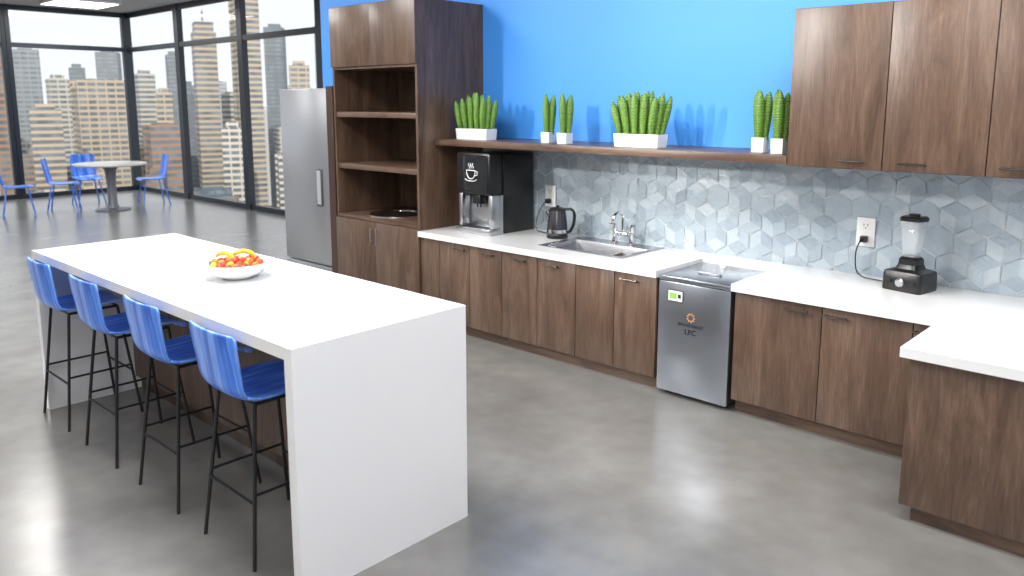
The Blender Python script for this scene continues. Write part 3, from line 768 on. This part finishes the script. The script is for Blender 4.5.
# ------------------------------------------------------------------ city outside
placed=[]
def building(az,dist,w,top,col,crown=0,base=-130,must=False):
    a=math.radians(az); x=-math.cos(a)*dist; y=math.sin(a)*dist; h=top-base
    d=w*random.uniform(.7,1.0); rz=-a+random.uniform(-.25,.25)
    hw_=(w*abs(math.cos(rz))+d*abs(math.sin(rz)))/2*1.18+1; hd_=(w*abs(math.sin(rz))+d*abs(math.cos(rz)))/2*1.18+1
    for (px,py,pw,pd) in placed:
        if abs(px-x)<pw+hw_ and abs(py-y)<pd+hd_: return
    placed.append((x,y,hw_,hd_))
    bm=bmesh.new()
    box(bm,-w/2,w/2,-d/2,d/2,0,h)
    if crown==0: box(bm,-w*.32,w*.2,-d*.3,d*.3,h,h+3)
    elif crown==1:
        box(bm,-w*.42,w*.42,-d*.42,d*.42,h,h+6); box(bm,-.5,.5,-.5,.5,h+6,h+14)
    elif crown==2:
        for sx in (-1,1): box(bm,sx*w*.5-1,sx*w*.5+1,-d/2-1,d/2+1,0,h+4)
        box(bm,-w*.3,w*.3,-d*.3,d*.3,h,h+5)
    o=finish('building',bm,M_FAC,None,(x,y,base),(0,0,rz)); o.color=(*col,max(0,min(.65,(dist-380)/1400)))  # colour alpha carries the painted haze, stronger with distance
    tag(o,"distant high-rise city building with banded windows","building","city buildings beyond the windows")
Bc,Wc,Gc,Dc,Rc=(.56,.45,.32),(.66,.62,.55),(.28,.33,.38),(.07,.12,.18),(.36,.21,.13)
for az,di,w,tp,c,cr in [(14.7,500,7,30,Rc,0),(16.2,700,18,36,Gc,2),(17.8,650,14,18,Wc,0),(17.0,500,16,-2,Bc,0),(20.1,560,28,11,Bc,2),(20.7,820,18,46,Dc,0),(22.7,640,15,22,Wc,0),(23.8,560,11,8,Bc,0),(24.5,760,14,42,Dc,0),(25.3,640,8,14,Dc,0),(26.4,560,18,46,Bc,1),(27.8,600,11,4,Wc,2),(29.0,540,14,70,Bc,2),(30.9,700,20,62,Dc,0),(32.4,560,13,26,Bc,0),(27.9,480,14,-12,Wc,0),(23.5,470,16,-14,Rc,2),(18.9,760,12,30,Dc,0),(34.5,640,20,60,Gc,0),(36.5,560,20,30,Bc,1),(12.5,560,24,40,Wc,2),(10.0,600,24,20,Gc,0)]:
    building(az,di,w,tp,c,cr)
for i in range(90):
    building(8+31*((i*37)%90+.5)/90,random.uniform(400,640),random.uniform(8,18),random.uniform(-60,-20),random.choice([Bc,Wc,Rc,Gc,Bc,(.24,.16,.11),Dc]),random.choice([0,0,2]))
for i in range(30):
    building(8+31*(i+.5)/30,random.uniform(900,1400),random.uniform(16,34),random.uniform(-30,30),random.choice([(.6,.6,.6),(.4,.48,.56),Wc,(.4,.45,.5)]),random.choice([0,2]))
g=boxo('ground',simple('city_ground',(.20,.165,.125),.9,bscale=.02,var=.4),(-2500,-20.5,-1200,2500,-132,-130)); struct(g,"distant city ground far below the windows","ground")

# ------------------------------------------------------------------ lighting
w=bpy.data.worlds.new('World'); SC.world=w; w.use_nodes=True
bg=w.node_tree.nodes['Background']; bg.inputs['Color'].default_value=(.93,.96,1,1); bg.inputs['Strength'].default_value=1.1
def area(name,loc,target,sx,sy,e,col=(1,1,1)):
    ld=bpy.data.lights.new(name,'AREA'); ld.shape='RECTANGLE'; ld.size=sx; ld.size_y=sy; ld.energy=e; ld.color=col
    o=bpy.data.objects.new(name,ld); COL.objects.link(o); o.location=loc
    o.rotation_euler=(Vector(target)-Vector(loc)).to_track_quat('-Z','Y').to_euler(); return o
def spot(name,loc,target,e,ang,blend=.6,r=.12,col=(1,.98,.95)):
    ld=bpy.data.lights.new(name,'SPOT'); ld.energy=e; ld.spot_size=math.radians(ang); ld.spot_blend=blend; ld.shadow_soft_size=r; ld.color=col
    o=bpy.data.objects.new(name,ld); COL.objects.link(o); o.location=loc
    o.rotation_euler=(Vector(target)-Vector(loc)).to_track_quat('-Z','Y').to_euler(); return o
spot('track_spot',(-7.5,-1.2,3.7),(-3.2,5.6,1.6),1000,40)
spot('wall_wash_spot',(-4.4,2.2,3.9),(-2.4,5.6,2.5),240,62,1.0,.25)  # added spot without a fixture, lightens the blue wall towards the right
spot('backsplash_spot',(-5.3,-3.0,3.2),(-3.3,5.6,1.15),1900,13,1.0,.12,(1,.95,.88))  # added spot without a fixture, brightens the tiles near the sink
spot('downlight_spot',(-2.50,3.5,4.0),(-2.35,4.0,0),230,30,1.0,.35)  # added light pool on the floor before the appliance, no ceiling fixture
area('window_fill',(1.5,-5.0,3.2),(-3.5,4,1),4,2,110,(1,.98,.96))  # added fill light behind the camera, no window on that side
sl=bpy.data.lights.new('sun','SUN'); sl.energy=2.6; sl.angle=.02; sl.color=(1,.90,.75)
so=bpy.data.objects.new('sun',sl); COL.objects.link(so); so.location=(0,-20,30)
so.rotation_euler=Vector((-.75,.55,-.6)).to_track_quat('-Z','Y').to_euler()

# ------------------------------------------------------------------ camera
cam=bpy.data.cameras.new('camera'); co=bpy.data.objects.new('camera',cam); COL.objects.link(co)
cam.sensor_width=36; cam.lens=796/1024*36; cam.shift_y=-56/1024; cam.clip_end=4000; cam.clip_start=.05
cam.dof.use_dof=True; cam.dof.focus_distance=4.9; cam.dof.aperture_fstop=2.5
co.location=(0,0,2.1); co.rotation_euler=(math.radians(90-9.28),0,math.radians(42.9))
SC.camera=co
